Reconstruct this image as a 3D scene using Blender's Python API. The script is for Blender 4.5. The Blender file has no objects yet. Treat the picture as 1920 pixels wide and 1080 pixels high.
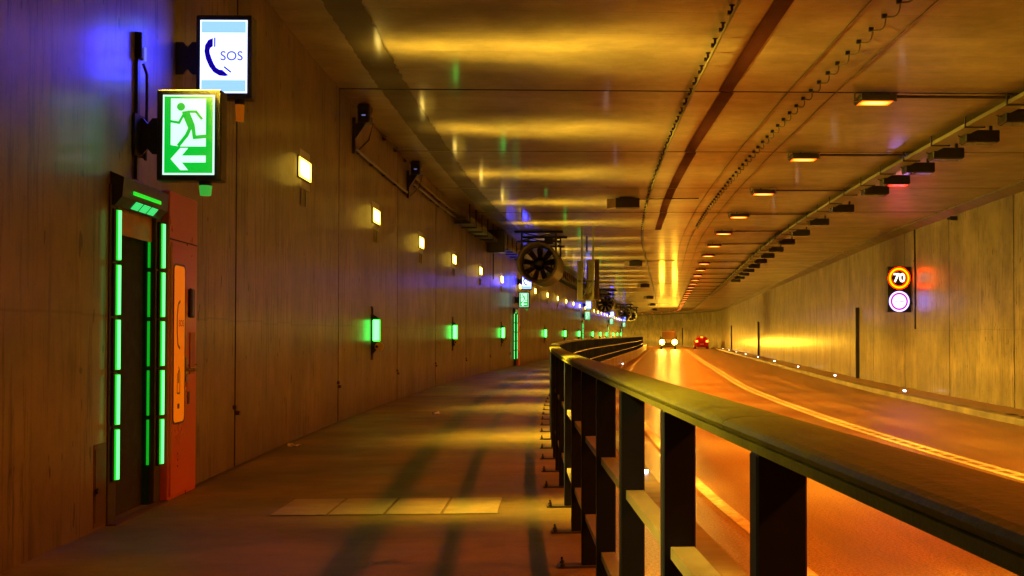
import bpy, bmesh, math, random
import numpy as np
from mathutils import Vector, Matrix
random.seed(7)
PI = math.pi
sc = bpy.context.scene
COL = sc.collection
# ------------------------------------------------------------------ camera
EYE = 1.95
FPX = 1900.0
cam = bpy.data.cameras.new('camera'); co = bpy.data.objects.new('camera', cam); COL.objects.link(co)
co.location = (0, 0, EYE)
co.rotation_euler = (PI/2 + math.atan(35/FPX), 0, 0)
cam.sensor_width = 36; cam.lens = 36*FPX/1920
cam.shift_x = -(1140-960)/1920; cam.shift_y = 53/1920
cam.clip_start = .05; cam.clip_end = 2000
sc.camera = co
# ------------------------------------------------------------------ world: night outside a closed tunnel
w = bpy.data.worlds.new('World'); sc.world = w; w.use_nodes = True
bg = w.node_tree.nodes['Background']
sky = w.node_tree.nodes.new('ShaderNodeTexSky'); sky.sky_type = 'NISHITA'; sky.sun_disc = False
sky.sun_elevation = math.radians(-6); sky.sun_rotation = 2.0
w.node_tree.links.new(sky.outputs[0], bg.inputs[0]); bg.inputs[1].default_value = .05
vs = sc.view_settings
vs.view_transform = 'Standard'; vs.look = 'None'; vs.exposure = -.5; vs.gamma = 1
sc.render.engine = 'CYCLES'
cy = sc.cycles
cy.use_denoising = True
cy.max_bounces = 7; cy.diffuse_bounces = 4; cy.glossy_bounces = 4; cy.transmission_bounces = 3
cy.sample_clamp_indirect = 6; cy.sample_clamp_direct = 60
cy.use_light_tree = True
cy.caustics_reflective = True; cy.blur_glossy = .3
# light levels (everything that shines)
ORANGE = (1.0, .16, .0015)
ORANGE_W = 2850
WALL_C = (1.0, .61, .045)
WALL_W = 950
# ------------------------------------------------------------------ tunnel path
S0, S1 = -30.0, 205.0
DS = .25
_n = int((S1-S0)/DS)+1
_s = S0 + np.arange(_n)*DS
def theta(s):
    if s < 43.5: return (s-25.4)/320
    t = (43.5-25.4)/320
    if s > 140: t -= (s-140)/70
    return t
_th = np.array([theta(s) for s in _s])
_X = np.zeros(_n); _Y = np.zeros(_n)
for i in range(1, _n):
    t = (_th[i]+_th[i-1])/2
    _X[i] = _X[i-1]+DS*math.sin(t); _Y[i] = _Y[i-1]+DS*math.cos(t)
i0 = int(round((0-S0)/DS))
_X += 4.858-_X[i0]; _Y += 0-_Y[i0]
def P(s, d, z):
    x = float(np.interp(s, _s, _X)); y = float(np.interp(s, _s, _Y)); t = theta(s)
    return Vector((x+d*math.cos(t), y-d*math.sin(t), z))
def table(pts):
    ks = np.array([y + d*math.sin(theta(y)) if y < 140 else y for y, d in pts]); ds = np.array([d for y, d in pts])
    v = np.interp(_s, ks, ds)
    k = np.ones(13)/13
    v = np.convolve(np.pad(v, 6, mode='edge'), k, 'valid')
    return lambda s: float(np.interp(s, _s, v))
wallL = table([(-30,-7.5),(0,-7.6),(5.4,-7.71),(8.5,-7.78),(10.1,-7.86),(15.2,-8.0),(20,-8.05),(25,-8.12),(34,-8.1),(60,-8.05),(220,-8.05)])
railD = table([(-30,-4.2),(0,-4.406),(2,-4.48),(5.6,-4.60),(10,-4.75),(15.2,-4.89),(20,-5.0),(30.8,-5.05),(45,-5.1),(60,-4.9),(90,-4.5),(116,-4.6),(220,-4.6)])
edgeD = table([(-30,-2.5),(8,-2.65),(12,-2.87),(25,-3.16),(45,-3.7),(71,-4.0),(120,-3.9),(220,-3.9)])
kerbD = lambda s: edgeD(s)-.58
cenD = table([(-30,1.9),(12.5,1.7),(16,1.5),(22.4,1.28),(37,1.03),(74,.85),(220,.85)])
WR = 6.2
KR = 5.0
H_CEIL = 5.59
H_SIDE = .67
H_LEDGE = .12
H_RW = .15
JOINTS = [15.2+4.95*k for k in range(-9, 39)]
JOINTS = [j for j in JOINTS if S0 < j < S1]
# ------------------------------------------------------------------ object helpers
def newobj(name, me, parent=None, mats=None):
    o = bpy.data.objects.new(name, me); COL.objects.link(o)
    if parent is not None: o.parent = parent
    if mats is not None and me is not None:
        for m in (mats if isinstance(mats, (list, tuple)) else [mats]): me.materials.append(m)
    return o
def tag(o, label=None, cat=None, group=None, kind=None):
    if label: o['label'] = label
    if cat: o['category'] = cat
    if group: o['group'] = group
    if kind: o['kind'] = kind
    return o
def empty(name, loc=(0,0,0), rz=0):
    o = bpy.data.objects.new(name, None); COL.objects.link(o); o.location = loc; o.rotation_euler = (0,0,rz)
    o.empty_display_size = .1
    return o
def station(name, s, d, z):
    return empty(name, P(s, d, z), -theta(s))
def copy_tree(o, parent=None):
    c = o.copy(); COL.objects.link(c)
    if parent is not None: c.parent = parent
    for ch in list(o.children): copy_tree(ch, c)
    return c
class MB:
    """collects shapes into one mesh"""
    def __init__(s): s.v = []; s.f = []; s.m = []; s.sm = []
    def add(s, v, f, mi=0, smooth=False):
        b = len(s.v); s.v += [tuple(p) for p in v]
        for q in f: s.f.append([b+i for i in q]); s.m.append(mi); s.sm.append(smooth)
    def box(s, x0, x1, y0, y1, z0, z1, mi=0, M=None, bev=0):
        if bev > 0:
            b = min(bev, (x1-x0)/2.5, (y1-y0)/2.5, (z1-z0)/2.5)
            bm = bmesh.new(); bmesh.ops.create_cube(bm, size=1)
            for v in bm.verts:
                v.co = Vector(((x0+x1)/2+v.co.x*(x1-x0), (y0+y1)/2+v.co.y*(y1-y0), (z0+z1)/2+v.co.z*(z1-z0)))
            bmesh.ops.bevel(bm, geom=bm.edges[:], offset=b, segments=1, affect='EDGES')
            bm.verts.index_update()
            v = [v.co.copy() for v in bm.verts]; f = [[q.index for q in ff.verts] for ff in bm.faces]; bm.free()
        else:
            v = [Vector((x, y, z)) for x in (x0, x1) for y in (y0, y1) for z in (z0, z1)]
            f = [(0,1,3,2),(4,6,7,5),(0,4,5,1),(2,3,7,6),(0,2,6,4),(1,5,7,3)]
        if M is not None: v = [M @ p for p in v]
        s.add(v, f, mi); return s
    def cyl(s, a, b, r, r2=None, n=12, mi=0, caps=True):
        a = Vector(a); b = Vector(b); r2 = r if r2 is None else r2
        ax = (b-a).normalized(); u = ax.orthogonal().normalized(); t = ax.cross(u)
        v = []
        for p, rr in ((a, r), (b, r2)):
            for i in range(n):
                an = 2*PI*i/n; v.append(p+(u*math.cos(an)+t*math.sin(an))*rr)
        f = [(i, (i+1) % n, n+(i+1) % n, n+i) for i in range(n)]
        s.add(v, f, mi, True)
        if caps:
            s.add(v[:n], [list(range(n))[::-1]], mi); s.add(v[n:], [list(range(n))], mi)
        return s
    def tube(s, pts, r, n=6, mi=0):
        pts = [Vector(p) for p in pts]; v = []
        for i, p in enumerate(pts):
            a = pts[max(0, i-1)]; b = pts[min(len(pts)-1, i+1)]
            ax = (b-a).normalized(); up = Vector((0,0,1)) if abs(ax.z) < .9 else Vector((1,0,0))
            u = ax.cross(up).normalized(); t = u.cross(ax)
            for k in range(n):
                an = 2*PI*k/n; v.append(p+(u*math.cos(an)+t*math.sin(an))*r)
        f = []
        for i in range(len(pts)-1):
            for k in range(n):
                f.append((i*n+k, i*n+(k+1) % n, (i+1)*n+(k+1) % n, (i+1)*n+k))
        s.add(v, f, mi, True); return s
    def lathe(s, prof, axis_y=True, n=32, mi=0, c=(0,0,0)):
        """prof: list of (r, y); turned round the local y axis"""
        v = []; c = Vector(c)
        for r, y in prof:
            for k in range(n):
                an = 2*PI*k/n; v.append(c+Vector((r*math.cos(an), y, r*math.sin(an))))
        f = []
        for i in range(len(prof)-1):
            for k in range(n):
                f.append((i*n+k, i*n+(k+1) % n, (i+1)*n+(k+1) % n, (i+1)*n+k))
        s.add(v, f, mi, True); return s
    def prism(s, poly, y0, y1, mi=0):
        """poly: (x,z) outline, extruded along y"""
        n = len(poly); v = [(x, y0, z) for x, z in poly]+[(x, y1, z) for x, z in poly]
        f = [list(range(n)), list(range(n, 2*n))[::-1]]+[(i, n+i, n+(i+1) % n, (i+1) % n) for i in range(n)]
        s.add(v, f, mi); return s
    def mesh(s, name, mats, origin=None):
        me = bpy.data.meshes.new(name)
        v = s.v if origin is None else [tuple(Vector(p)-Vector(origin)) for p in s.v]
        me.from_pydata(v, [], s.f)
        for m in (mats if isinstance(mats, (list, tuple)) else [mats]): me.materials.append(m)
        me.polygons.foreach_set('material_index', s.m)
        me.polygons.foreach_set('use_smooth', s.sm)
        me.update()
        bm = bmesh.new(); bm.from_mesh(me); bmesh.ops.recalc_face_normals(bm, faces=bm.faces[:]); bm.to_mesh(me); bm.free()
        return me
    def build(s, name, mats, parent=None, origin=None):
        return newobj(name, s.mesh(name, mats, origin), parent)
def build_each(m, name, mats, parent=None):
    """one object per separate piece of the collected shapes"""
    key = {}; par = list(range(len(m.v)))
    def find(i):
        while par[i] != i: par[i] = par[par[i]]; i = par[i]
        return i
    for i, p in enumerate(m.v):
        k = tuple(round(c, 5) for c in p)
        if k in key: par[find(i)] = find(key[k])
        else: key[k] = i
    for f in m.f:
        for i in f[1:]: par[find(i)] = find(f[0])
    groups = {}
    for f, mi, sm in zip(m.f, m.m, m.sm): groups.setdefault(find(f[0]), []).append((f, mi, sm))
    out = []
    for g in groups.values():
        q = MB(); idx = {}
        for f, mi, sm in g:
            ff = []
            for i in f:
                if i not in idx: idx[i] = len(q.v); q.v.append(m.v[i])
                ff.append(idx[i])
            q.f.append(ff); q.m.append(mi); q.sm.append(sm)
        out.append(q.build(name, mats, parent))
    return out
def stations(a, b, step):
    n = max(1, int(math.ceil((b-a)/step)))
    return [a+(b-a)*i/n for i in range(n+1)]
def sweep(name, prof, ss, mats, parent=None, origin=None, closed=False, caps=False, midx=None, smooth=False):
    """prof: list of (d, z) or function s->list. Mesh with uv = (s, running width)."""
    me = bpy.data.meshes.new(name)
    v = []; uvs = []
    o = Vector(origin) if origin is not None else Vector((0,0,0))
    pf = prof if callable(prof) else (lambda s: prof)
    n = len(pf(ss[0]))
    for s in ss:
        p = pf(s); run = 0
        for i, (d, z) in enumerate(p):
            if i: run += math.hypot(d-p[i-1][0], z-p[i-1][1])
            v.append(tuple(P(s, d, z)-o)); uvs.append((s, d if abs(p[0][0]-p[-1][0]) > .3 and not closed else z))
    f = []; mi = []
    m = n if closed else n-1
    for a in range(len(ss)-1):
        for i in range(m):
            j = (i+1) % n
            f.append((a*n+i, a*n+j, (a+1)*n+j, (a+1)*n+i)); mi.append(midx[i] if midx else 0)
    if caps:
        f.append(list(range(n))); mi.append(0); f.append([(len(ss)-1)*n+i for i in range(n)][::-1]); mi.append(0)
    me.from_pydata(v, [], f)
    uvl = me.uv_layers.new(name='UVMap')
    for lp in me.loops: uvl.data[lp.index].uv = uvs[lp.vertex_index]
    for mm in (mats if isinstance(mats, (list, tuple)) else [mats]): me.materials.append(mm)
    me.polygons.foreach_set('material_index', mi)
    me.polygons.foreach_set('use_smooth', [smooth]*len(f))
    me.update()
    bm = bmesh.new(); bm.from_mesh(me); bmesh.ops.recalc_face_normals(bm, faces=bm.faces[:]); bm.to_mesh(me); bm.free()
    return newobj(name, me, parent)
# ------------------------------------------------------------------ materials
class NT:
    def __init__(s, m): s.t = m.node_tree; s.n = s.t.nodes; s.l = s.t.links
    def node(s, ty, **k):
        nd = s.n.new(ty)
        for a, b in k.items(): setattr(nd, a, b)
        return nd
    def val(s, sock, v):
        if hasattr(v, 'is_output') : s.l.new(v, sock)
        elif v is not None: sock.default_value = v
    def math(s, op, a, b=None, c=None, clamp=False):
        nd = s.node('ShaderNodeMath', operation=op); nd.use_clamp = clamp
        s.val(nd.inputs[0], a)
        if b is not None: s.val(nd.inputs[1], b)
        if c is not None: s.val(nd.inputs[2], c)
        return nd.outputs[0]
    def noise(s, vec, scale, detail=4, rough=.55):
        nd = s.node('ShaderNodeTexNoise'); nd.inputs['Scale'].default_value = scale
        nd.inputs['Detail'].default_value = detail; nd.inputs['Roughness'].default_value = rough
        s.l.new(vec, nd.inputs['Vector']); return nd.outputs[0]
    def ramp(s, x, a, b, lo=0, hi=1):
        nd = s.node('ShaderNodeMapRange'); s.val(nd.inputs[0], x)
        nd.inputs[1].default_value = a; nd.inputs[2].default_value = b; nd.inputs[3].default_value = lo; nd.inputs[4].default_value = hi
        return nd.outputs[0]
    def vec(s, x, y, z=0.0):
        nd = s.node('ShaderNodeCombineXYZ'); s.val(nd.inputs[0], x); s.val(nd.inputs[1], y); s.val(nd.inputs[2], z); return nd.outputs[0]
def mat(name):
    m = bpy.data.materials.new(name); m.use_nodes = True
    return m, NT(m), m.node_tree.nodes['Principled BSDF']
def plain(name, col, rough=.5, metal=0, var=.15, scale=12, bump=.0, spec=.5):
    m, t, b = mat(name)
    tc = t.node('ShaderNodeTexCoord').outputs['Object']
    n = t.noise(tc, scale, 5)
    f = t.ramp(n, .3, .7, 1-var, 1+var)
    mx = t.node('ShaderNodeVectorMath', operation='SCALE'); mx.inputs[0].default_value = col[:3]; t.l.new(f, mx.inputs['Scale'])
    t.l.new(mx.outputs[0], b.inputs['Base Color'])
    t.l.new(t.ramp(n, .3, .7, rough*.85, min(1, rough*1.2)), b.inputs['Roughness'])
    b.inputs['Metallic'].default_value = metal; b.inputs['Specular IOR Level'].default_value = spec
    if bump:
        bp = t.node('ShaderNodeBump'); bp.inputs['Strength'].default_value = bump; bp.inputs['Distance'].default_value = .01
        t.l.new(t.noise(tc, scale*5, 4), bp.inputs['Height']); t.l.new(bp.outputs[0], b.inputs['Normal'])
    return m
def glow(name, col, e):
    m, t, b = mat(name)
    b.inputs['Base Color'].default_value = (.02,.02,.02,1)
    b.inputs['Emission Color'].default_value = (*col, 1); b.inputs['Emission Strength'].default_value = e
    return m
def concrete(name, col, rough, mode):
    """mode: wall (upright board marks), ceil (boards across), floor"""
    m, t, b = mat(name)
    uv = t.node('ShaderNodeUVMap').outputs[0]
    sp = t.node('ShaderNodeSeparateXYZ'); t.l.new(uv, sp.inputs[0]); u, v = sp.outputs[0], sp.outputs[1]
    geo = t.node('ShaderNodeTexCoord').outputs['Object']
    k = {'wall': 1.6, 'ceil': 1.212, 'floor': .4}[mode]
    bu = t.math('MULTIPLY', u, k)
    wn = t.node('ShaderNodeTexWhiteNoise', noise_dimensions='1D'); t.l.new(t.math('FLOOR', bu), wn.inputs['W'])
    fr = t.math('FRACT', bu)
    edge = t.math('LESS_THAN', t.math('ABSOLUTE', t.math('SUBTRACT', fr, .5)), .5-.006*k*1.5)
    streak = t.noise(t.vec(t.math('MULTIPLY', u, 2.6 if mode != 'floor' else 1.2), t.math('MULTIPLY', v, .5 if mode != 'floor' else .9)), 1.0, 6, .65)
    fine = t.noise(t.vec(t.math('MULTIPLY', u, 26.0), t.math('MULTIPLY', v, 3.5)), 1.0, 4, .6)
    mott = t.noise(t.vec(u, t.math('MULTIPLY', v, .7)), .9, 7, .68)
    grain = t.noise(t.vec(u, v), 40, 3, .7)
    f = t.ramp(streak, .36, .64, .84, 1.12)
    f = t.math('MULTIPLY', f, t.ramp(fine, .36, .64, .95, 1.05))
    f = t.math('MULTIPLY', f, t.ramp(mott, .38, .62, .66, 1.28))
    f = t.math('MULTIPLY', f, t.ramp(grain, .3, .7, .93, 1.06))
    if mode != 'floor':
        f = t.math('MULTIPLY', f, t.ramp(wn.outputs[0], 0, 1, .87, 1.08))
        ev = t.ramp(t.noise(t.vec(t.math('FLOOR', bu), t.math('MULTIPLY', v, .5)), 1.7, 2), .45, .58, 1, .62)
        f = t.math('MULTIPLY', f, t.math('MAXIMUM', ev, edge))
    if mode == 'wall':   # pits and drip marks of their own shape
        pit = t.noise(t.vec(t.math('MULTIPLY', u, 11.0), t.math('MULTIPLY', v, 3.0)), 1.0, 2, .5)
        f = t.math('MULTIPLY', f, t.ramp(pit, .675, .705, 1, .2))
        dirt = t.noise(t.vec(t.math('MULTIPLY', u, 14.0), t.math('MULTIPLY', v, .8)), 1.0, 7, .75)
        zone = t.noise(t.vec(t.math('MULTIPLY', u, .9), t.math('MULTIPLY', v, .5)), 1.0, 2)
        dd = t.math('MULTIPLY', t.ramp(dirt, .51, .60, 0, 1), t.ramp(zone, .42, .55, .1, .7))
        f = t.math('MULTIPLY', f, t.math('SUBTRACT', 1, dd))
    if mode == 'wall':   # formwork tie holes in a grid, board lift line
        cu = t.math('SUBTRACT', t.math('FRACT', t.math('MULTIPLY', u, .8)), .5); cv = t.math('SUBTRACT', t.math('FRACT', t.math('MULTIPLY', t.math('ADD', v, .15), .8)), .5)
        rr_ = t.math('SQRT', t.math('ADD', t.math('MULTIPLY', cu, cu), t.math('MULTIPLY', cv, cv)))
        f = t.math('MULTIPLY', f, t.ramp(rr_, .012, .022, .3, 1))
        lf = t.math('ABSOLUTE', t.math('SUBTRACT', v, t.math('ADD', 2.07, t.math('MULTIPLY', wn.outputs[0], .03))))
        f = t.math('MULTIPLY', f, t.ramp(lf, .004, .012, .72, 1))
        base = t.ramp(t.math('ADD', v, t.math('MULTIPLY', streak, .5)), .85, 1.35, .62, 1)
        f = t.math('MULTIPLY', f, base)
    if mode == 'floor':
        st = t.noise(t.vec(t.math('MULTIPLY', u, .9), t.math('MULTIPLY', v, .35)), 1.0, 6, .7)
        f = t.math('MULTIPLY', f, t.ramp(st, .38, .62, .66, 1.2))
    mx = t.node('ShaderNodeVectorMath', operation='SCALE'); mx.inputs[0].default_value = col; t.l.new(f, mx.inputs['Scale'])
    t.l.new(mx.outputs[0], b.inputs['Base Color'])
    t.l.new(t.ramp(streak, .3, .7, rough*.8, min(1, rough*1.25)), b.inputs['Roughness'])
    if mode != 'floor':
        b.inputs['Coat Weight'].default_value = {"wall": .35, "ceil": .33}[mode]; b.inputs['Coat Roughness'].default_value = {'wall': .19, 'ceil': .1}[mode]
    bp = t.node('ShaderNodeBump'); bp.inputs['Strength'].default_value = .35 if mode != 'ceil' else .12; bp.inputs['Distance'].default_value = .006
    h = t.math('ADD', t.math('MULTIPLY', fine, .6), t.math('MULTIPLY', grain, .35 if mode != 'ceil' else .03))
    if mode != 'floor': h = t.math('ADD', h, t.math('MULTIPLY', edge, .3))
    t.l.new(h, bp.inputs['Height']); t.l.new(bp.outputs[0], b.inputs['Normal'])
    return m
M = {}
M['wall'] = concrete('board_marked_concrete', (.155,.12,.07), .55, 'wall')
M['ceil'] = concrete('ceiling_concrete', (.25,.21,.15), .42, 'ceil')
M['walk'] = concrete('pavement_concrete', (.125,.092,.022), .6, 'floor')
M['strip'] = concrete('bitumen_and_haunch_shade', (.075,.06,.04), .6, 'ceil')
M['redstrip'] = plain('red_brown_coating', (.075,.018,.012), .75, var=.1, scale=3, spec=.15)
M['slab'] = concrete('cover_slab_concrete', (.26,.22,.10), .6, 'floor')
def asphalt():
    m, t, b = mat('asphalt')
    uv = t.node('ShaderNodeUVMap').outputs[0]
    sp = t.node('ShaderNodeSeparateXYZ'); t.l.new(uv, sp.inputs[0]); u, v = sp.outputs[0], sp.outputs[1]
    g = t.noise(t.vec(u, v), 38, 4, .8)
    tr = t.noise(t.vec(t.math('MULTIPLY', u, .12), t.math('MULTIPLY', v, 1.8)), 1.0, 4, .6)
    cr = t.noise(t.vec(t.math('MULTIPLY', u, .8), t.math('MULTIPLY', v, .25)), 1.0, 5, .6)
    sk = t.ramp(t.noise(t.vec(u, v), 120, 2, .5), .72, .8, 1, 2.4)
    f = t.math('MULTIPLY', t.ramp(g, .42, .58, .35, 1.65), t.ramp(tr, .36, .64, .62, 1.28))
    f = t.math('MULTIPLY', f, t.ramp(cr, .3, .7, .82, 1.15)); f = t.math('MULTIPLY', f, sk)
    mx = t.node('ShaderNodeVectorMath', operation='SCALE'); mx.inputs[0].default_value = (.115,.062,.032); t.l.new(f, mx.inputs['Scale'])
    t.l.new(mx.outputs[0], b.inputs['Base Color'])
    t.l.new(t.ramp(tr, .3, .7, .35, .42), b.inputs['Roughness']); b.inputs['Specular IOR Level'].default_value = .28
    bp = t.node('ShaderNodeBump'); bp.inputs['Strength'].default_value = .5; bp.inputs['Distance'].default_value = .008
    t.l.new(g, bp.inputs['Height']); t.l.new(bp.outputs[0], b.inputs['Normal'])
    return m
M['asphalt'] = asphalt()
M['kerb'] = concrete('kerb_stone', (.085,.07,.05), .5, 'floor')
M['paint'] = plain('road_paint', (.36,.32,.25), .5, var=.55, scale=9, bump=.2)
M['dark'] = plain('dark_joint', (.012,.011,.01), .9)
M['post'] = plain('dark_blue_painted_steel', (.008,.012,.045), .45, var=.25, scale=6, spec=.15)
M['cap'] = plain('weathered_rail_cap', (.080,.088,.026), .6, var=.25, scale=14, bump=.25, spec=.15)
M['bar'] = plain('galvanised_bar', (.22,.21,.18), .4, metal=.3, var=.2, scale=20)
M['steel'] = plain('galvanised_steel', (.3,.29,.26), .4, metal=.7, var=.2, scale=9)
M['black'] = plain('black_paint', (.015,.015,.016), .4, var=.2)
M['dgrey'] = plain('dark_grey_metal', (.045,.043,.04), .5, metal=.3)
M['olive'] = plain('grey_olive_metal', (.16,.15,.10), .5, metal=.2)
M['cable'] = plain('cable_sheath', (.04,.032,.022), .55)
M['box'] = plain('pale_grey_box', (.4,.38,.3), .5)
M['orange'] = plain('orange_painted_steel', (.46,.09,.022), .3, var=.06, scale=3)
M['rust'] = plain('dark_brown_steel', (.06,.03,.02), .6, var=.3)
def glow_core(name, edge, core, e0, e1, ax, r):
    m, t, b = mat(name); b.inputs['Base Color'].default_value = (.02,.02,.02,1)
    oc = t.node('ShaderNodeTexCoord').outputs['Object']; sp = t.node('ShaderNodeSeparateXYZ'); t.l.new(oc, sp.inputs[0])
    q = None
    for i, rr in ax:
        v = t.math('POWER', t.math('DIVIDE', t.math('ABSOLUTE', sp.outputs[i]), rr), 4.0)
        q = v if q is None else t.math('ADD', q, v)
    g = t.math('EXPONENT', t.math('MULTIPLY', q, -1.0))
    mx = t.node('ShaderNodeMix', data_type='RGBA'); t.l.new(g, mx.inputs[0]); mx.inputs[6].default_value = (*edge,1); mx.inputs[7].default_value = (*core,1)
    t.l.new(mx.outputs[2], b.inputs['Emission Color']); t.l.new(t.ramp(g, 0, 1, e0, e1), b.inputs['Emission Strength'])
    return m
M['lampglass'] = glow_core('sodium_diffuser', (1,.13,.0), (1,.24,.035), 3.0, 16, ((0,.19),(1,.11)), 0)
M['wallface'] = glow_core('warm_white_lamp_glass', (1,.6,.05), (1,.72,.16), 6.0, 30, ((1,.24),(2,.095)), 0)
M['tube_core'] = glow('green_tube_core', (.14, 1, .26), 3)
M['tube_edge'] = glow('green_tube_diffuser', (.0, 1, .03), 1.1)
M['tube_reflection'] = glow('green_jamb_reflection', (.0, 1, .03), .55)  # dim glow standing in for the tubes mirrored in the jamb
M['green_lamp'] = glow('green_lamp_glass', (.07, 1, .10), 10)
M['green_soft'] = glow('green_lamp_shell', (.0, 1, .02), 3)
M['blue_face'] = glow('sign_blue_white', (.030, .034, 1.0), 68)
M['blue_band'] = glow('sign_pale_blue_band', (.32, .62, .9), 1.7)
M['sos_rim'] = glow('sign_rim_blue', (.5, .62, 1.0), 4)
M['white_face'] = glow('sign_white', (.62, .95, .78), 1.8)
M['green_face'] = glow('sign_green', (.0, 1, .06), .8)
M['sosblue'] = glow('sign_print_blue', (.01, .0, .55), .6)
M['sosgrey'] = glow('sign_print_grey_blue', (.22, .24, .62), .8)
M['booth_window'] = glow('lit_booth_window', (1, .17, .0), .95)
M['print_dark'] = plain('window_print', (.10,.03,.0), .6)
M['vms_ring'] = glow('amber_ring_leds', (1, .10, .0), 15)
M['vms_halo'] = glow('red_ring_halo', (1, .006, .0), 40.0)
M['vms_white'] = glow('white_leds', (1, .8, .6), 3)
M['vms_lilac'] = glow('cold_white_leds', (.40, .28, 1.0), 6)
M['vms_red'] = glow('magenta_ring_leds', (.8, .0, .25), 1.0)
M['vms_dash1'] = glow('pink_car_symbol', (.9, .6, .75), .9)
M['vms_dash2'] = glow('grey_car_symbol', (.35, .33, .6), .8)
M['led_white'] = glow('kerb_led', (.8, .65, .7), 45)
M['head'] = glow('headlamp', (1, .5, .03), 650)
M['tail'] = glow('tail_lamp', (1, .03, .003), 26)
M['tailcore'] = glow('tail_lamp_core', (1, .25, .01), 16)
M['reflector'] = plain('yellow_reflector', (.75,.6,.1), .3)
M['carred'] = plain('red_car_paint', (.35,.012,.01), .25, var=.02)
M['vanpaint'] = plain('pale_van_paint', (.10,.09,.085), .3, var=.03)
M['glass'] = plain('dark_glass', (.02,.02,.022), .08, var=.02)
M['tyre'] = plain('tyre_rubber', (.015,.015,.015), .8)
M['rim'] = plain('alloy', (.4,.4,.4), .3, metal=.9)
M['plate'] = plain('label_plate', (.5,.42,.15), .5)
M['amberglass'] = glow('amber_beacon_glass', (1, .2, .0), .35)
M['greenglass'] = glow('green_beacon_glass', (.1, 1, .1), .5)
M['paper'] = plain('litter_paper', (.6,.58,.5), .8)
# ------------------------------------------------------------------ ORDINALS
ORD = ['nearest','second nearest','third nearest','fourth nearest','fifth nearest','sixth nearest','seventh nearest','eighth nearest','ninth nearest','tenth nearest','eleventh nearest','twelfth nearest']
# ------------------------------------------------------------------ STRUCTURE
allS = stations(S0, S1, 1.25)
# road (one sheet), ledges, kerbs
r = sweep('road', lambda s: [(kerbD(s)-.02 + (KR+.04-kerbD(s))*i/8, 0) for i in range(9)], allS, M['asphalt']); tag(r, 'dark asphalt two lane tunnel road', None, None, 'structure')
l = sweep('kerb', lambda s: [(kerbD(s), -.1), (kerbD(s), H_LEDGE-.015), (kerbD(s)-.015, H_LEDGE), (kerbD(s)-.3, H_LEDGE)], allS, M['kerb']); tag(l, 'low concrete kerb beside left lane', None, None, 'structure')
l = sweep('ledge', lambda s: [(kerbD(s)-.30, H_LEDGE-.05), (kerbD(s)-.30, H_LEDGE-.006), (railD(s)+.05, H_LEDGE-.006)], allS, M['asphalt']); tag(l, 'narrow dark strip between kerb and raised walkway', None, None, 'structure')
l = sweep('kerb', [(KR, -.1), (KR, H_RW-.015), (KR+.015, H_RW), (KR+.3, H_RW)], allS, M['kerb']); tag(l, 'concrete kerb along the right lane', None, None, 'structure')
l = sweep('pavement', [(KR+.3, H_RW-.05), (KR+.3, H_RW-.008), (WR+.1, H_RW-.004)], allS, M['asphalt']); tag(l, 'narrow dark service pavement below right wall', None, None, 'structure')
side = sweep('sidewalk', lambda s: [(wallL(s)-1.2 if abs(s-7.75) < .6 else wallL(s)-.1, H_SIDE), (-7.0, H_SIDE), (-6.2, H_SIDE), (railD(s)+.13, H_SIDE), (railD(s)+.15, H_SIDE-.02), (railD(s)+.15, -.05)], sorted(allS+[7.1,7.2,8.3,8.4]), M['walk'])
tag(side, 'raised concrete walkway with railing shadows', None, None, 'structure')
# cover slabs let into the walkway
for i in range(4):
    d0 = -6.75+.405*i; d1 = d0+.39
    o = P(7.9, d0, H_SIDE)
    sweep('cover_slab', [(d0, H_SIDE-.01), (d0+.004, H_SIDE+.006), (d1-.004, H_SIDE+.006), (d1, H_SIDE-.01)], [7.58, 8.28], M['slab'], side)
for s_, a_ in ((7.575, .0), (8.295, .0)):
    sweep('cover_joint', [(-6.77, H_SIDE+.003), (-5.13, H_SIDE+.003)], [s_-.006, s_+.008], M['dark'], side)
# centre and edge markings
def strip(name, dfun, wdt, a, b, mat_, z=.005, step=1.25, label=None):
    o = sweep(name, lambda s: [(dfun(s)-wdt/2, z), (dfun(s)+wdt/2, z)], stations(a, b, step), mat_)
    tag(o, label, None, None, 'structure'); return o
strip('edge_marking', edgeD, .15, S0, S1, M['paint'], label='solid edge line along the left lane')
strip('lane_marking', lambda s: cenD(s)-.12, .10, S0, S1, M['paint'], label='left line of double centre marking')
strip('lane_marking', lambda s: cenD(s)+.12, .10, S0, S1, M['paint'], label='right line of double centre marking')
rb = MB(); s = 4.0
while s < 90:
    a, b_ = P(s, cenD(s)-.068, .006), P(s, cenD(s)+.068, .006); c, d = P(s+.13, cenD(s)+.068, .006), P(s+.13, cenD(s)-.068, .006)
    rb.add([a, b_, c, d], [(0,1,2,3)]); s += .5
tag(rb.build('marking_ribs', M['paint']), 'small painted ribs between the two centre lines', None, None, 'stuff')
for s_ in (5.6,):
    strip('lane_patch', lambda s: -3.9, .01, 5, 6, M['dark'], z=H_LEDGE+.002, label='thin dark joint in the ledge')
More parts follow.
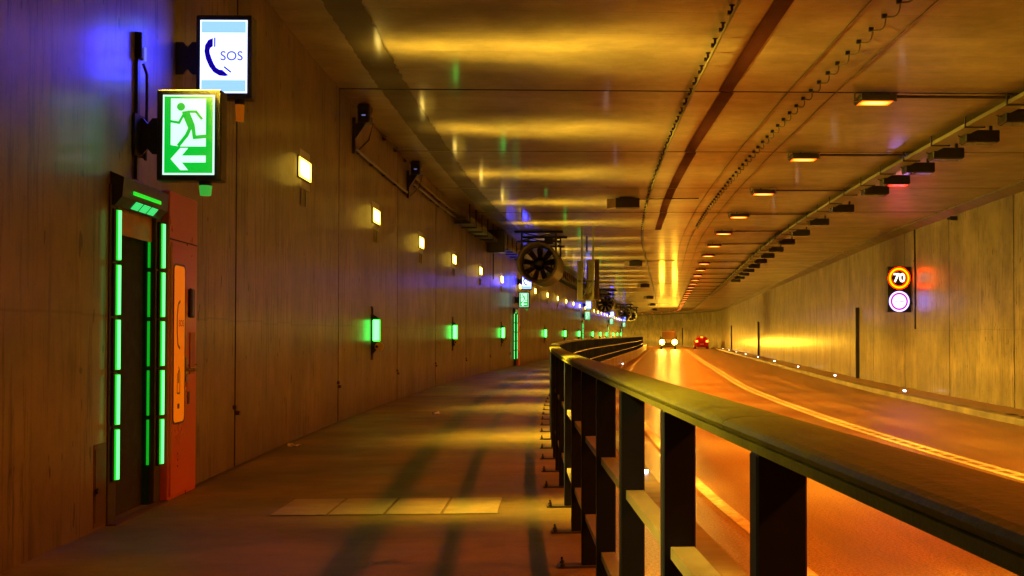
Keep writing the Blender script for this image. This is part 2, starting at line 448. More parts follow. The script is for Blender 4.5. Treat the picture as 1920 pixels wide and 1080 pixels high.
# backing behind joints
bk = sweep('joint_backing', lambda s: [(wallL(s)-.08, -.2), (wallL(s)-.08, H_CEIL+.08), (WR+.08, H_CEIL+.08), (WR+.08, -.2)], [s for s in allS if abs(s-7.75) > .8], M['dark'])
tag(bk, 'dark backing seen in the joints of walls and ceiling', None, None, 'structure')
DOORS = [7.75+33.5*k for k in range(5)]
left = empty('left_wall'); tag(left, 'board marked concrete wall on the left', None, None, 'structure')
right = empty('right_wall'); tag(right, 'board marked concrete wall on the right', None, None, 'structure')
ceil = empty('ceiling'); tag(ceil, 'flat concrete tunnel ceiling in cast bays', None, None, 'structure')
G = .02
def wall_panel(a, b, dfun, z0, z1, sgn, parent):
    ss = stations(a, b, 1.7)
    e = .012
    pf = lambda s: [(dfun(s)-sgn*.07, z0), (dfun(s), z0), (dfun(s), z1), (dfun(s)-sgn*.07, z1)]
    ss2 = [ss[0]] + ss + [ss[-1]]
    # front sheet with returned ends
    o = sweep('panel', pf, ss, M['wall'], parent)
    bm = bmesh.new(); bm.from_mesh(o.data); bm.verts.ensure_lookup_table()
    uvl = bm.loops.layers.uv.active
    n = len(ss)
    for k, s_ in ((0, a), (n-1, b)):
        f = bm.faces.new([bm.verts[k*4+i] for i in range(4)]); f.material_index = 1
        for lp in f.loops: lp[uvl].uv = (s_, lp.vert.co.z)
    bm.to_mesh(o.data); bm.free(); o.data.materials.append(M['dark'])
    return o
JJ = [S0]+JOINTS+[S1]
for a, b in zip(JJ[:-1], JJ[1:]):
    dr = [d for d in DOORS if a < d < b][:1]
    a2, b2 = a+G, b-G
    if dr and dr[0] < 50:
        o0, o1 = dr[0]-.37, dr[0]+.37
        wall_panel(a2, o0, wallL, .3, H_CEIL+.05, 1, left)
        wall_panel(o1, b2, wallL, .3, H_CEIL+.05, 1, left)
        wall_panel(o0, o1, wallL, H_SIDE+2.2, H_CEIL+.05, 1, left)
    else:
        wall_panel(a2, b2, wallL, .3, H_CEIL+.05, 1, left)
    wall_panel(a2, b2, lambda s: WR, -.05, H_CEIL+.05, -1, right)
    a2 += .008; b2 -= .008
    ss = stations(a2, b2, 1.7)
    dz = random.uniform(-.004, .004); 
    o = sweep('panel', lambda s: [(wallL(s)-.1, H_CEIL+dz+.0), (-7.4, H_CEIL+dz), (-4, H_CEIL+dz), (0, H_CEIL+dz), (3, H_CEIL+dz), (WR+.1, H_CEIL+dz)], ss, M['ceil'], ceil)
    # panel edge returns
    mb = MB()
    for s_, q in ((a2, -1), (b2, 1)):
        mb.add([P(s_, wallL(s_)-.05, H_CEIL+dz), P(s_, WR+.05, H_CEIL+dz), P(s_, WR+.05, H_CEIL+.06), P(s_, wallL(s_)-.05, H_CEIL+.06)], [(0,1,2,3)])
    mb.build('panel_edge', M['dark'], ceil)
    # ragged bitumen strip near the left wall
    if -6 < a < 150:
        fs = stations(a2+.01, b2-.01, .12); jl = {}
        off0 = random.uniform(-.015,.015)
        def pfs(s):
            if s not in jl: jl[s] = (random.uniform(-.012,.012), random.uniform(-.02,.02))
            return [(wallL(s)+.60+off0+jl[s][0], H_CEIL-.009), (wallL(s)+1.03+off0+jl[s][1], H_CEIL-.009)]
        sweep('strip', pfs, fs, M['strip'], ceil)
    if -6 < a < 33:
        kx = random.uniform(-.03,.03); kx2 = random.uniform(-.03,.03)
        sweep('coated_strip', lambda s: [(-2.36+kx+(kx2-kx)*(s-a)/5, H_CEIL-.009), (-2.15+kx+(kx2-kx)*(s-a)/5, H_CEIL-.009)], stations(a2, b2, 2.4), M['redstrip'], ceil)
# small clips at the left joints
for j in JOINTS:
    if 3 < j < 40:
        for q in (-1, 1):
            t = MB(); t.box(-.005, .035, q*.05-.025, q*.05+.025, -.02, .02); 
            o = t.build('joint_clip', M['rust'], left); o.location = P(j, wallL(j), H_SIDE+.55-.03*q); o.rotation_euler = (0,0,-theta(j))
# haunch along the right wall top; its dark material stands in for shadow
h = sweep('haunch', [(WR-.34, H_CEIL-.0), (WR-.34, H_CEIL-.06), (WR-.03, H_CEIL-.16), (WR+.02, H_CEIL-.16)], allS, M['strip']); tag(h, 'haunch coloured dark as its shadow where right wall meets the ceiling', None, None, 'structure')
exec_later = []
g_ = sweep('gutter', lambda s: [(wallL(s)-.02, H_SIDE+.004), (wallL(s)+.05+.012*math.sin(s*3.1)+.01*math.sin(s*7.7), H_SIDE+.004)], [x for x in stations(8.9, 60, .2)], M['cable']); tag(g_, 'dirty dark line where walkway meets left wall', None, None, 'structure')
# ------------------------------------------------------------------ LIGHT: sodium ceiling lamps
def text_mesh(txt, size, name, matl, parent, loc, rot=(PI/2,0,0), bold=0.0, ext=.0, align='CENTER'):
    cu = bpy.data.curves.new('t', 'FONT'); cu.body = txt; cu.size = size; cu.align_x = align; cu.align_y = 'CENTER'; cu.offset = bold; cu.extrude = ext
    to = bpy.data.objects.new('t', cu); COL.objects.link(to)
    dg = bpy.context.evaluated_depsgraph_get(); me = bpy.data.meshes.new_from_object(to.evaluated_get(dg))
    bpy.data.objects.remove(to); me.materials.clear()
    o = newobj(name, me, parent, matl); o.location = loc; o.rotation_euler = rot
    return o
LAMPS = [15.2+4.95*k for k in range(-7, 34)]
lamp_spot = bpy.data.lights.new('sodium_burner', 'SPOT'); lamp_spot.energy = ORANGE_W; lamp_spot.color = ORANGE
lamp_spot.spot_size = math.radians(160); lamp_spot.spot_blend = 1.0; lamp_spot.shadow_soft_size = .06
def make_lamp():
    t = empty('ceiling_lamp')
    m = MB(); m.box(-.27,.27,-.19,.19,-.15,-.045,bev=.02); m.build('housing', M['dgrey'], t)
    m = MB(); m.box(-.235,.235,-.155,.155,-.1525,-.1505); m.build('diffuser', M['lampglass'], t)
    lo = bpy.data.objects.new('burner', lamp_spot); COL.objects.link(lo); lo.parent = t; lo.location = (0,0,-.19)
    m = MB()
    for q in (-1,1): m.box(q*.31-.012,q*.31+.012,-.03,.03,-.13,.0); m.box(min(q*.27,q*.322),max(q*.27,q*.322),-.03,.03,-.13,-.11)
    build_each(m, 'bracket', M['steel'], t)
    m = MB(); m.cyl((.27,.0,-.05),(2.05,.0,-.05),.022,n=6); m.cyl((-.06,0,-.05),(-.06,0,0),.015,n=6); build_each(m, 'conduit', M['cable'], t)
    return t
lamp0 = make_lamp()
vis = [s for s in LAMPS if s > 12]
for i, s in enumerate(LAMPS):
    o = lamp0 if i == 0 else copy_tree(lamp0)
    o.location = P(s, 0, H_CEIL-.005); o.rotation_euler = (0,0,-theta(s))
    if s < 12: lb = 'orange sodium lamp on the ceiling above and behind the viewer'
    else:
        k = vis.index(s)
        lb = f'{ORD[k]} glowing orange lamp in the ceiling row above the road' if k < 12 else ('small glowing orange ceiling lamp in the far merged part of the row' if s < 140 else 'tiny orange ceiling lamp in the far bend of the tunnel')
    tag(o, lb, 'lamp', 'orange ceiling lamps over the road')
# ------------------------------------------------------------------ wall lamps with a flat fan-shaped beam
def fan_light(name, power, col, sig=.21, iso=.004, parent=None, up=1.0, down=1.0):
    ld = bpy.data.lights.new(name, 'POINT'); ld.energy = power; ld.color = (1,1,1); ld.shadow_soft_size = .22; ld.use_nodes = True
    nt = ld.node_tree; t = NT(ld); em = nt.nodes['Emission']
    em.inputs['Color'].default_value = (*col, 1)
    tc = t.node('ShaderNodeTexCoord').outputs['Normal']; sp = t.node('ShaderNodeSeparateXYZ'); t.l.new(tc, sp.inputs[0])
    g = t.math('DIVIDE', sp.outputs[1], sig); g = t.math('MULTIPLY', g, g); g = t.math('EXPONENT', t.math('MULTIPLY', g, -1.0))
    v = t.math('ABSOLUTE', sp.outputs[2]); v = t.ramp(v, .74, .97, 1, .03)
    v = t.math('MULTIPLY', v, t.ramp(sp.outputs[0], .14, .5, 0, 1))
    az = t.math('ABSOLUTE', sp.outputs[2])
    v = t.math('MULTIPLY', v, t.math('POWER', t.math('MAXIMUM', az, .36), -2.4))
    v = t.math('MULTIPLY', v, t.ramp(az, .08, .42, .30, 1))
    v = t.math('MULTIPLY', v, t.ramp(sp.outputs[2], -.25, .25, down, up))
    f = t.math('ADD', t.math('MULTIPLY', g, v), iso)
    t.l.new(f, em.inputs['Strength'])
    return ld
fan = fan_light('wall_lamp_beam', WALL_W, WALL_C, down=6.5)
fan_rear = fan_light('wall_lamp_beam_rear', WALL_W*.7, WALL_C, down=3.0, up=.15)
fan_soft = fan_light('wall_lamp_beam_small', WALL_W*2.0, WALL_C, .085, .0, down=4.0)
def make_wall_lamp():
    t = empty('wall_lamp')
    m = MB(); m.box(-.02,.006,-.31,.31,-.24,.24); m.build('back_plate', M['steel'], t)
    m = MB(); m.box(.010,.022,-.30,.30,-.14,.14,bev=.004); m.build('frame', M['dgrey'], t)
    m = MB(); m.box(.020,.030,-.28,.28,-.12,.12); m.build('glass', M['wallface'], t)
    m = MB(); m.cyl((.01,-.12,-.26),(.01,-.12,-.46),.012,n=5); m.cyl((.01,.10,-.26),(.01,.10,-.46),.012,n=5); build_each(m, 'conduit', M['steel'], t)
    lo = bpy.data.objects.new('beam', fan); COL.objects.link(lo); lo.parent = t; lo.location = (.11,0,0)
    return t
wl0 = make_wall_lamp()
WLS = [13.05+4.93*k for k in range(37)]
WLN = [3.19, -1.74, -6.67, -11.6]
for i, s in enumerate(WLS):
    o = wl0 if i == 0 else copy_tree(wl0)
    o.location = P(s, wallL(s), EYE+2.08); o.rotation_euler = (0,0,-theta(s))
    lb = f'{ORD[i]} bright warm white lamp set in the left wall' if i < 12 else 'small far warm white lamp in the row on the left wall'
    tag(o, lb, 'wall lamp', 'warm white lamps on the left wall')
for s in WLN:
    o = copy_tree(wl0); [c for c in o.children if c.type == 'LIGHT'][0].data = fan_rear; o.location = P(s, wallL(s), EYE+2.08); o.rotation_euler = (0,0,-theta(s))
    tag(o, 'warm white wall lamp behind the viewer, outside the picture', 'wall lamp', 'warm white lamps on the left wall')
# small near lamp beside the signs + one behind the viewer's shoulder
t = station('wall_spotlight', 7.75, wallL(7.75), EYE+2.02)
t.location = P(7.72, wallL(7.72), EYE+2.02)
tag(t, 'small white light on a dark conduit, left of the telephone sign', 'wall lamp')
m = MB(); m.box(-.01,.05,-.03,.05,-.03,.16,bev=.006); m.box(-.01,.025,-.03,.01,-.9,.16); build_each(m, 'conduit', M['black'], t)
m = MB(); m.box(.05,.058,.0,.04,-.04,.06); m.build('lens', M['sosgrey'], t)
m = MB(); m.tube([(.03,.05,-.05),(.045,.08,-.12),(.045,.085,-.3),(.04,.08,-.75)], .011); m.build('cable', M['cable'], t)
lo = bpy.data.objects.new('beam', fan_soft); COL.objects.link(lo); lo.parent = t; lo.location = (.12,0,.1)
# ------------------------------------------------------------------ ceiling runs
def run_empty(name, s, d, label, cat, group=None):
    e = empty(name, P(s, d, H_CEIL)); tag(e, label, cat, group); return e
# A conduit on hangers
e = run_empty('ceiling_conduit', 0, -2.8, 'dark conduit on closely spaced hangers along the ceiling', 'conduit')
ss = stations(-4, 60, .3125)
m = MB(); m.tube([P(s, -2.8+.012*math.sin(s*10), H_CEIL-.12) for s in ss], .018, 6)
m.build('pipe', M['olive'], e, e.location)
mm = MB(); mm.box(-.015,.015,-.008,.008,-.13,.0); mm.box(-.03,.03,-.01,.01,-.012,.0); mm.box(-.05,.012,-.025,.025,-.11,-.07)
me = mm.mesh('hanger', M['black'])
for s in np.arange(-3.75, 40, .625):
    o = newobj('hanger', me, e); o.location = P(s, -2.8, H_CEIL-.002)-e.location; o.rotation_euler = (0,0,-theta(s))
m = MB(); m.tube([P(s, -2.8, H_CEIL-.12) for s in stations(34, 170, 1.2)], .04, 6); m.build('pipe', M['black'], e, e.location)
# C/E straight cables
for dd, rr, lb in ((-1.32, .007, 'thin straight cable on the ceiling between two thicker runs'), (-.6, .006, 'faint thin cable on the ceiling nearest the lamp row')):
    m = MB(); m.tube([P(s, dd, H_CEIL-.01) for s in stations(-4, 110, 1.2)], rr, 5); o = m.build('ceiling_cable', M['cable']); tag(o, lb, 'cable')
# D scalloped cable
e = run_empty('looped_cable', 0, -1.0, 'dark cable hanging in small loops between ceiling clips', 'cable')
pts = []
for k in range(int((60+4)/.5)):
    s = -4+k*.5
    if s < 34:
        for q in range(6):
            f = q/6; pts.append(P(s+f*.5, -1.0+.045*math.sin(PI*f), H_CEIL-.03-.055*math.sin(PI*f)))
    else: pts.append(P(s, -1.0, H_CEIL-.03))
m = MB(); m.tube(pts, .010, 5); m.build('cable', M['cable'], e, e.location)
mm = MB(); mm.box(-.035,.02,-.018,.018,-.045,.0); me = mm.mesh('clip', M['black'])
for s in np.arange(-4, 34, .5):
    o = newobj('clip', me, e); o.location = P(s, -1.01, H_CEIL-.002)-e.location; o.rotation_euler = (0,0,-theta(s))
# G cable tray
e = run_empty('cable_tray', 0, 2.15, 'long cable tray on the ceiling right of the lamp row', 'cable tray')
sweep('tray', [(2.0,H_CEIL-.17),(2.0,H_CEIL-.11),(2.01,H_CEIL-.11),(2.01,H_CEIL-.16),(2.29,H_CEIL-.16),(2.29,H_CEIL-.11),(2.30,H_CEIL-.11),(2.30,H_CEIL-.17)], stations(-4,160,1.25), M['olive'], e, e.location, closed=True)
m = MB(); m.tube([P(s, 2.1, H_CEIL-.13) for s in stations(-4,120,1.25)], .03, 6); m.tube([P(s, 2.2, H_CEIL-.135) for s in stations(-4,120,1.25)], .022, 6); m.build('cable', M['cable'], e, e.location)
mm = MB(); mm.box(-.17,-.155,-.02,.02,-.19,.0); mm.box(.155,.17,-.02,.02,-.19,.0); mm.box(-.17,.17,-.02,.02,-.19,-.175); me = mm.mesh('hanger', M['dgrey'])
for s in np.arange(-3, 90, 1.65):
    o = newobj('hanger', me, e); o.location = P(s, 2.15, H_CEIL)-e.location; o.rotation_euler = (0,0,-theta(s))
# H unlit luminaires
def make_unlit():
    t = empty('unlit_lamp')
    m = MB(); m.box(-.30,.30,-.16,.16,-.30,-.10,bev=.015); m.build('housing', M['black'], t)
    m = MB(); m.box(-.27,.27,-.145,.145,-.312,-.298); m.build('glass', M['glass'], t)
    m = MB(); m.box(-.22,-.18,-.03,.03,-.1,0); m.box(.18,.22,-.03,.03,-.1,0); build_each(m, 'bracket', M['dgrey'], t)
    m = MB(); m.tube([(-.3,0,-.2),(-.36,0,-.18),(-.42,0,-.12)], .012,5); m.build('cable', M['cable'], t)
    return t
u0 = make_unlit()
US = [15.9+1.65*k for k in range(6)]+[27.6+3.3*k for k in range(12)]
US = [14.2, 12.6]+US
US.sort()
for i, s in enumerate(US):
    o = u0 if i == 0 else copy_tree(u0)
    o.location = P(s, 2.52, H_CEIL-.002); o.rotation_euler = (0,0,-theta(s))
    inview = [x for x in US if x > 14.9]
    if s in inview and inview.index(s) < 9: lb = f'{ORD[inview.index(s)]} dark switched-off lamp box beside the ceiling cable tray'
    elif s > 15: lb = 'small far switched-off lamp box beside the ceiling cable tray'
    else: lb = 'switched-off lamp box beside the cable tray, above the picture edge'
    tag(o, lb, 'lamp', 'switched-off lamp boxes beside the cable tray')
# J ceiling sensor boxes
def make_sensor():
    t = empty('ceiling_camera')
    m = MB(); m.box(-.20,.43,-.16,.16,-.28,-.03,bev=.01); m.build('housing', M['dgrey'], t)
    m = MB(); m.prism([(-.43,-.05),(-.2,-.04),(-.2,-.27),(-.43,-.31)], -.15, .15); m.build('hood', M['box'], t)
    m = MB(); m.box(-.1,.3,-.04,.04,-.03,0); build_each(m, 'bracket', M['black'], t)
    m = MB(); m.cyl((.43,0,-.04),(2.0,0,-.02),.014,n=5); build_each(m, 'conduit', M['cable'], t)
    return t
c0 = make_sensor()
for i, s in enumerate([26.8+22.4*k for k in range(6)]):
    o = c0 if i == 0 else copy_tree(c0)
    o.location = P(s, -3.45, H_CEIL-.002); o.rotation_euler = (0,0,-theta(s))
    tag(o, f'{ORD[i]} dark box with pale left end under the ceiling', 'detector', 'box detectors under the ceiling')
# ------------------------------------------------------------------ jet fans
def make_fan():
    t = empty('jet_fan')
    R = .70
    m = MB(); m.lathe([(R*.90,-1.5),(R*.985,-1.56),(R*1.03,-1.5),(R*1.03,-1.42),(R*.93,-1.30),(R*.86,-1.2),(R*.84,-.4),(R*.80,-.6)], n=36)
    m.build('intake_ring', M['olive'], t)
    m = MB(); m.lathe([(R*1.0,-1.42),(R*1.0,1.4),(R*.95,1.5),(R*.84,1.45),(R*.8,-1.0)], n=36); m.build('casing', M['dgrey'], t)
    m = MB(); m.lathe([(0.0,-.95),(R*.18,-.93),(R*.30,-.85),(R*.34,-.7),(R*.34,.6),(R*.2,.9),(0,1)], n=24); m.build('hub', M['black'], t)
    bl = MB()
    for k in range(1):
        v = []
        for r_, tw in ((R*.3,.9),(R*.55,.6),(R*.79,.4)):
            for q in (-1,1):
                wv = .11*q
                v.append((wv*math.cos(tw), -.6+wv*math.sin(tw), r_))
        v2 = [(x, y+.015, z) for x, y, z in v]
        bl.add(v+v2, [(0,1,3,2),(2,3,5,4),(6,8,9,7),(8,10,11,9),(0,2,8,6),(2,4,10,8),(1,7,9,3),(3,9,11,5),(4,5,11,10),(0,6,7,1)])
    me = bl.mesh('blade', M['rust'])
    for k in range(9):
        o = newobj('blade', me, t); o.rotation_euler = (0, 2*PI*k/9, 0)
    m = MB()
    for an in (PI/2, PI/2+2.1, PI/2-2.1):
        c, s_ = math.cos(an), math.sin(an)
        m.cyl((c*R*.3,-.85,s_*R*.3),(c*R*.83,-.85,s_*R*.83),.025,n=6)
    m.build('strut', M['rust'], t)
    m = MB()
    top = H_CEIL-4.45
    for yy in (-1.0, 1.0):
        m.box(-.75,.75,yy-.04,yy+.04,R+.03,R+.10); m.box(-.85,.85,yy-.05,yy+.05,top-.08,top)
        for xx in (-.6,.6):
            m.box(xx-.03,xx+.03,yy-.03,yy+.03,R*.55,top-.04)
        m.cyl((-.6,yy,R+.1),(.6,yy,top-.06),.02,n=5); m.cyl((.6,yy,R+.1),(-.6,yy,top-.06),.02,n=5)
    for xx in (-.6,.6): m.box(xx-.03,xx+.03,-1.0,1.0,R+.10,R+.15)
    m.build('mounting_frame', M['black'], t)
    m = MB(); m.box(.2,.5,-1.1,-.9,R*.95,R*.95+.2); m.build('junction_box', M['black'], t)
    return t
f0 = make_fan()
for i, (s, d) in enumerate(((36.2,-6.42),(81.5,-6.7),(119,-6.6),(133,-6.3))):
    o = f0 if i == 0 else copy_tree(f0)
    o.location = P(s, d, 4.45); o.rotation_euler = (0,0,-theta(s))
    tag(o, ['large round jet fan under the ceiling, nearest of the four','second nearest round jet fan, right of the hanging panels','third nearest jet fan, small and dark under the far ceiling','farthest jet fan, small and round at the end of the left wall'][i], 'jet fan', 'jet fans under the left ceiling')
# ------------------------------------------------------------------ hanging panel seen from behind
t = station('hanging_sign', 34.0, -4.65, H_CEIL); tag(t, 'back of a hanging sign on two posts under the ceiling', 'sign')
for xx in (-.20,.18):
    m = MB(); m.box(xx-.03,xx+.03,-.03,.03,-2.4,0); m.build('post', M['olive'], t)
    m = MB(); m.box(xx-.09,xx+.09,-.09,.09,-.02,.0); build_each(m, 'foot_plate', M['steel'], t)
m = MB(); m.box(-.36,-.16,.04,.16,-2.50,-1.14,bev=.01); m.build('panel', M['olive'], t)
m = MB(); m.box(-.05,.20,.04,.16,-2.50,-1.10,bev=.01); m.build('panel', M['olive'], t)
m = MB(); m.box(.23,.38,.02,.26,-2.48,-1.10,bev=.01); m.build('side_cabinet', M['rust'], t)
m = MB()
m.box(-.36,.38,-.0,.03,-1.85,-1.80); m.cyl((-.18,-.02,-2.4),(.16,-.02,-1.9),.02,n=5); build_each(m, 'brace', M['dgrey'], t)
m = MB(); m.box(-.06,.0,-.05,.0,-.85,-.3); m.build('signal_box', M['black'], t)
# ------------------------------------------------------------------ wall-top equipment on the left
def wall_cam(s, label, big=1.0):
    t = station('wall_camera', s, wallL(s), EYE+3.0); tag(t, label, 'camera', 'black cameras high on the left wall')
    m = MB(); m.box(0,.05,-.05,.05,-.15,.42); m.prism([(.03,.05),(.22,.33),(.22,.42),(.03,.30)], -.04,.04); build_each(m, 'bracket', M['black'], t)
    m = MB(); m.box(.09,.28,-.10,.16,.33,.62,bev=.02); m.build('housing', M['black'], t)
    m = MB(); m.cyl((.28,-.02,.46),(.31,-.02,.46),.035,n=12); m.build('lens', M['box'], t)
    m = MB(); m.box(.16,.22,-.105,-.10,.43,.45); m.build('tally_lamp', M['sosgrey'], t)
    m = MB(); m.tube([(.3,.1,.35),(.22,.16,.1),(.08,.14,-.05),(.03,.05,-.12)], .012,5); m.build('cable', M['cable'], t)
    return t
wall_cam(16.15, 'black camera on a bracket, nearer one at the wall top')
wall_cam(21.2, 'black camera on a bracket, farther one at the wall top')
def wpipe(a, b, z, r, label, off=.05, mt='olive'):
    e = empty('wall_pipe', P(a, wallL(a)+off, z)); tag(e, label, 'pipe')
    m = MB(); m.tube([P(s, wallL(s)+off, z) for s in stations(a, b, 1.2)], r, 8); m.build('pipe', M[mt], e, e.location)
    mm = MB(); mm.box(-off,.01,-.02,.02,-.04,.04); me = mm.mesh('clamp', M['black'])
    for s in np.arange(a+.3, b, 1.1):
        o = newobj('clamp', me, e); o.location = P(s, wallL(s)+off, z)-e.location; o.rotation_euler = (0,0,-theta(s))
wpipe(16.1, 20.9, EYE+2.93, .028, 'straight pipe between the two black cameras')
wpipe(21.9, 28.2, EYE+3.38, .03, 'upper of two pipes beyond the far camera')
wpipe(21.7, 28.2, EYE+3.24, .03, 'lower of two pipes beyond the far camera')
wpipe(18.3, 21.3, EYE+3.58, .015, 'thin pipe just under the ceiling corner', .06, 'rust')
# bundle tray beyond
e = empty('cable_tray', P(28, wallL(28)+.2, EYE+3.2)); tag(e, 'dark bundled cable tray at the top of the left wall', 'cable tray')
sweep('tray', lambda s: [(wallL(s)+.02,EYE+3.12),(wallL(s)+.42,EYE+3.12),(wallL(s)+.42,EYE+3.24),(wallL(s)+.40,EYE+3.24),(wallL(s)+.40,EYE+3.14),(wallL(s)+.02,EYE+3.14)], stations(27.9,150,1.25), M['dgrey'], e, e.location, closed=True)
m = MB()
for k in range(5): m.tube([P(s, wallL(s)+.08+.07*k, EYE+3.18+.02*(k % 2)+.015*math.sin(s*2+k)) for s in stations(27.5,150,.8)], .028, 5)
m.build('cable', M['cable'], e, e.location)
mm = MB(); mm.box(0,.44,-.02,.02,-.04,.0); mm.box(.40,.44,-.02,.02,-.04,.5); me = mm.mesh('bracket', M['black'])
for s in np.arange(28, 120, 1.2):
    o = newobj('bracket', me, e); o.location = P(s, wallL(s), EYE+3.12)-e.location; o.rotation_euler = (0,0,-theta(s))
t = station('equipment_cabinet', 34.4, wallL(34.4), EYE+2.8); tag(t, 'dark cabinet hung at the wall top before the jet fan', 'cabinet')
m = MB(); m.box(.02,.62,-.25,.25,.0,.78,bev=.02); m.build('case', M['black'], t)
m = MB(); m.box(.08,.56,-.262,-.25,.06,.72); m.build('door', M['dgrey'], t)
m = MB(); m.cyl((.2,0,0),(.2,0,-.9),.02,n=6); build_each(m, 'conduit', M['black'], t)
# ------------------------------------------------------------------ signs
def stroke(mb, pts, wd, y, mi=0):
    """thick polyline in the xz plane at local y (faces -y)"""
    for (x0, z0), (x1, z1) in zip(pts[:-1], pts[1:]):
        dx, dz = x1-x0, z1-z0; L = math.hypot(dx, dz) or 1; nx, nz = -dz/L*wd/2, dx/L*wd/2
        ex, ez = dx/L*wd*.35, dz/L*wd*.35
        mb.add([(x0+nx-ex,y,z0+nz-ez),(x0-nx-ex,y,z0-nz-ez),(x1-nx+ex,y,z1-nz+ez),(x1+nx+ex,y,z1+nz+ez)], [(0,1,2,3)], mi)
def poly(mb, pts, y, mi=0): mb.add([(x,y,z) for x, z in pts], [list(range(len(pts)))], mi)
def disc(mb, cx, cz, r, y, n=24, mi=0): poly(mb, [(cx+r*math.cos(2*PI*k/n), cz+r*math.sin(2*PI*k/n)) for k in range(n)], y, mi)
def ring(mb, cx, cz, r0, r1, y, n=40, mi=0):
    v = [(cx+r*math.cos(2*PI*k/n), y, cz+r*math.sin(2*PI*k/n)) for r in (r0, r1) for k in range(n)]
    mb.add(v, [(k, (k+1) % n, n+(k+1) % n, n+k) for k in range(n)], mi)
def lightbox(t, wdt, hgt, arm):
    m = MB(); m.box(-wdt/2,wdt/2,-.06,.06,-hgt/2,hgt/2,bev=.008); m.build('case', M['sign_case'], t)
    m = MB()
    m.prism([(-wdt/2,.13),(-wdt/2-.05,.13),(-wdt/2-.085,.09),(-wdt/2-.12,.13),(-arm,.13),(-arm,-.13),(-wdt/2-.12,-.13),(-wdt/2-.085,-.09),(-wdt/2-.05,-.13),(-wdt/2,-.13)], -.012,.012)
    m.box(-arm-.0,-arm+.015,-.10,.10,-.15,.15); build_each(m, 'bracket', M['sign_case'], t)
    m = MB(); m.cyl((-wdt/2-.085,-.015,.0),(-wdt/2-.085,.03,.0),.02,n=8); m.build('bolt', M['black'], t)
M['sign_case'] = plain('dark_green_grey_case', (.02,.025,.025), .45)
def make_exit():
    t = empty('exit_sign'); W, H = .46, .655
    lightbox(t, W, H, .38)
    w2, h2 = .185, .288
    m = MB(); poly(m, [(-w2,-h2),(w2,-h2),(w2,h2),(-w2,h2)], -.063); m.build('white_border', M['white_face'], t)
    w3, h3 = .172, .275
    m = MB(); poly(m, [(-w3,-h3),(w3,-h3),(w3,h3),(-w3,h3)], -.066); m.build('green_panel', M['green_face'], t)
    Wp = MB()
    poly(Wp, [(-.125,-.075),(-.06,-.085),(.125,-.085),(.125,.26),(-.125,.26)], -.069); Wp.build('doorway_pictogram', M['white_face'], t)
    a = MB(); poly(a, [(-.125,-.175),(-.055,-.095),(.0,-.095),(-.045,-.15),(.125,-.15),(.125,-.2),(-.045,-.2),(.0,-.255),(-.055,-.255)][:5]+[(.125,-.2),(-.045,-.2),(.0,-.255),(-.055,-.255)], -.069); a.build('arrow', M['white_face'], t)
    g = MB()
    disc(g, -.052, .20, .029, -.072)
    poly(g, [(-.045,.165),(.005,.172),(.045,.075),(.045,.045),(-.0,.045),(-.04,.14)], -.072)
    stroke(g, [(.0,.165),(.055,.165),(.095,.115)], .018, -.0725)
    stroke(g, [(-.03,.15),(-.065,.085),(-.122,.095)], .018, -.0725)
    stroke(g, [(.02,.06),(-.01,-.005),(-.065,-.075)], .026, -.073)
    stroke(g, [(.035,.06),(.045,-.02),(.15,-.01)], .026, -.073)
    g.build('runner_pictogram', M['green_face'], t)
    b = MB(); b.cyl((.10,0,-H/2),(.10,0,-H/2-.03),.045,n=14); b.build('beacon_base', M['black'], t)
    b = MB(); b.cyl((.10,0,-H/2-.03),(.10,0,-H/2-.10),.045,.038,n=14); b.build('beacon', M['greenglass'], t)
    return t
M['rear_blue'] = glow('sign_rear_face', (.05, .06, 1.0), 2.5)
def make_sos():
    t = empty('telephone_sign'); W, H = .445, .67
    lightbox(t, W, H, .42)
    w2, h2 = .187, .293
    m = MB(); poly(m, [(-w2,-h2),(w2,-h2),(w2,h2),(-w2,h2)], -.063); m.build('lit_border', M['sos_rim'], t)
    w3, h3 = .176, .282
    m = MB(); poly(m, [(-w3,-.19),(w3,-.19),(w3,.19),(-w3,.19)], -.066); m.build('white_panel', M['blue_face'], t)
    m = MB(); poly(m, [(-w3,-h3),(w3,-h3),(w3,h3),(-w3,h3)], .066); m.build('rear_panel', M['rear_blue'], t)
    for a, b_ in ((.19,h3),(-h3,-.19)):
        m = MB(); poly(m, [(-w3,a),(w3,a),(w3,b_),(-w3,b_)], -.066); m.build('pale_band', M['blue_band'], t)
    p = MB()
    hp = lambda pts: [((x-651)*.00165, (286-y)*.00165) for x, y in pts]
    o_ = hp([(600,197),(578,206),(562,232),(559,262),(566,298),(583,336),(604,364),(632,380),(660,383),(676,378)])
    i_ = hp([(600,238),(588,246),(584,258),(586,272),(594,296),(604,320),(616,340),(630,350),(646,352),(676,378)])
    for k in range(9): poly(p, [o_[k], o_[k+1], i_[k+1], i_[k]], -.069)
    stroke(p, hp([(609,197),(609,238)]), .012, -.069)
    stroke(p, hp([(656,338),(686,362)]), .013, -.069)
    p.build('handset_pictogram', M['sosblue'], t)
    text_mesh('SOS', .105, 'lettering', M['sosgrey'], t, (.065, -.070, .0), bold=.0018)
    b = MB(); b.cyl((.11,0,-H/2),(.11,0,-H/2-.04),.04,n=14); b.build('beacon_base', M['black'], t)
    b = MB(); b.cyl((.11,0,-H/2-.04),(.11,0,-H/2-.17),.035,.03,n=14); b.build('beacon', M['amberglass'], t)
    return t
ex0, so0 = make_exit(), make_sos()
NEARW = ['nearest','second nearest','third nearest','fourth nearest','farthest']
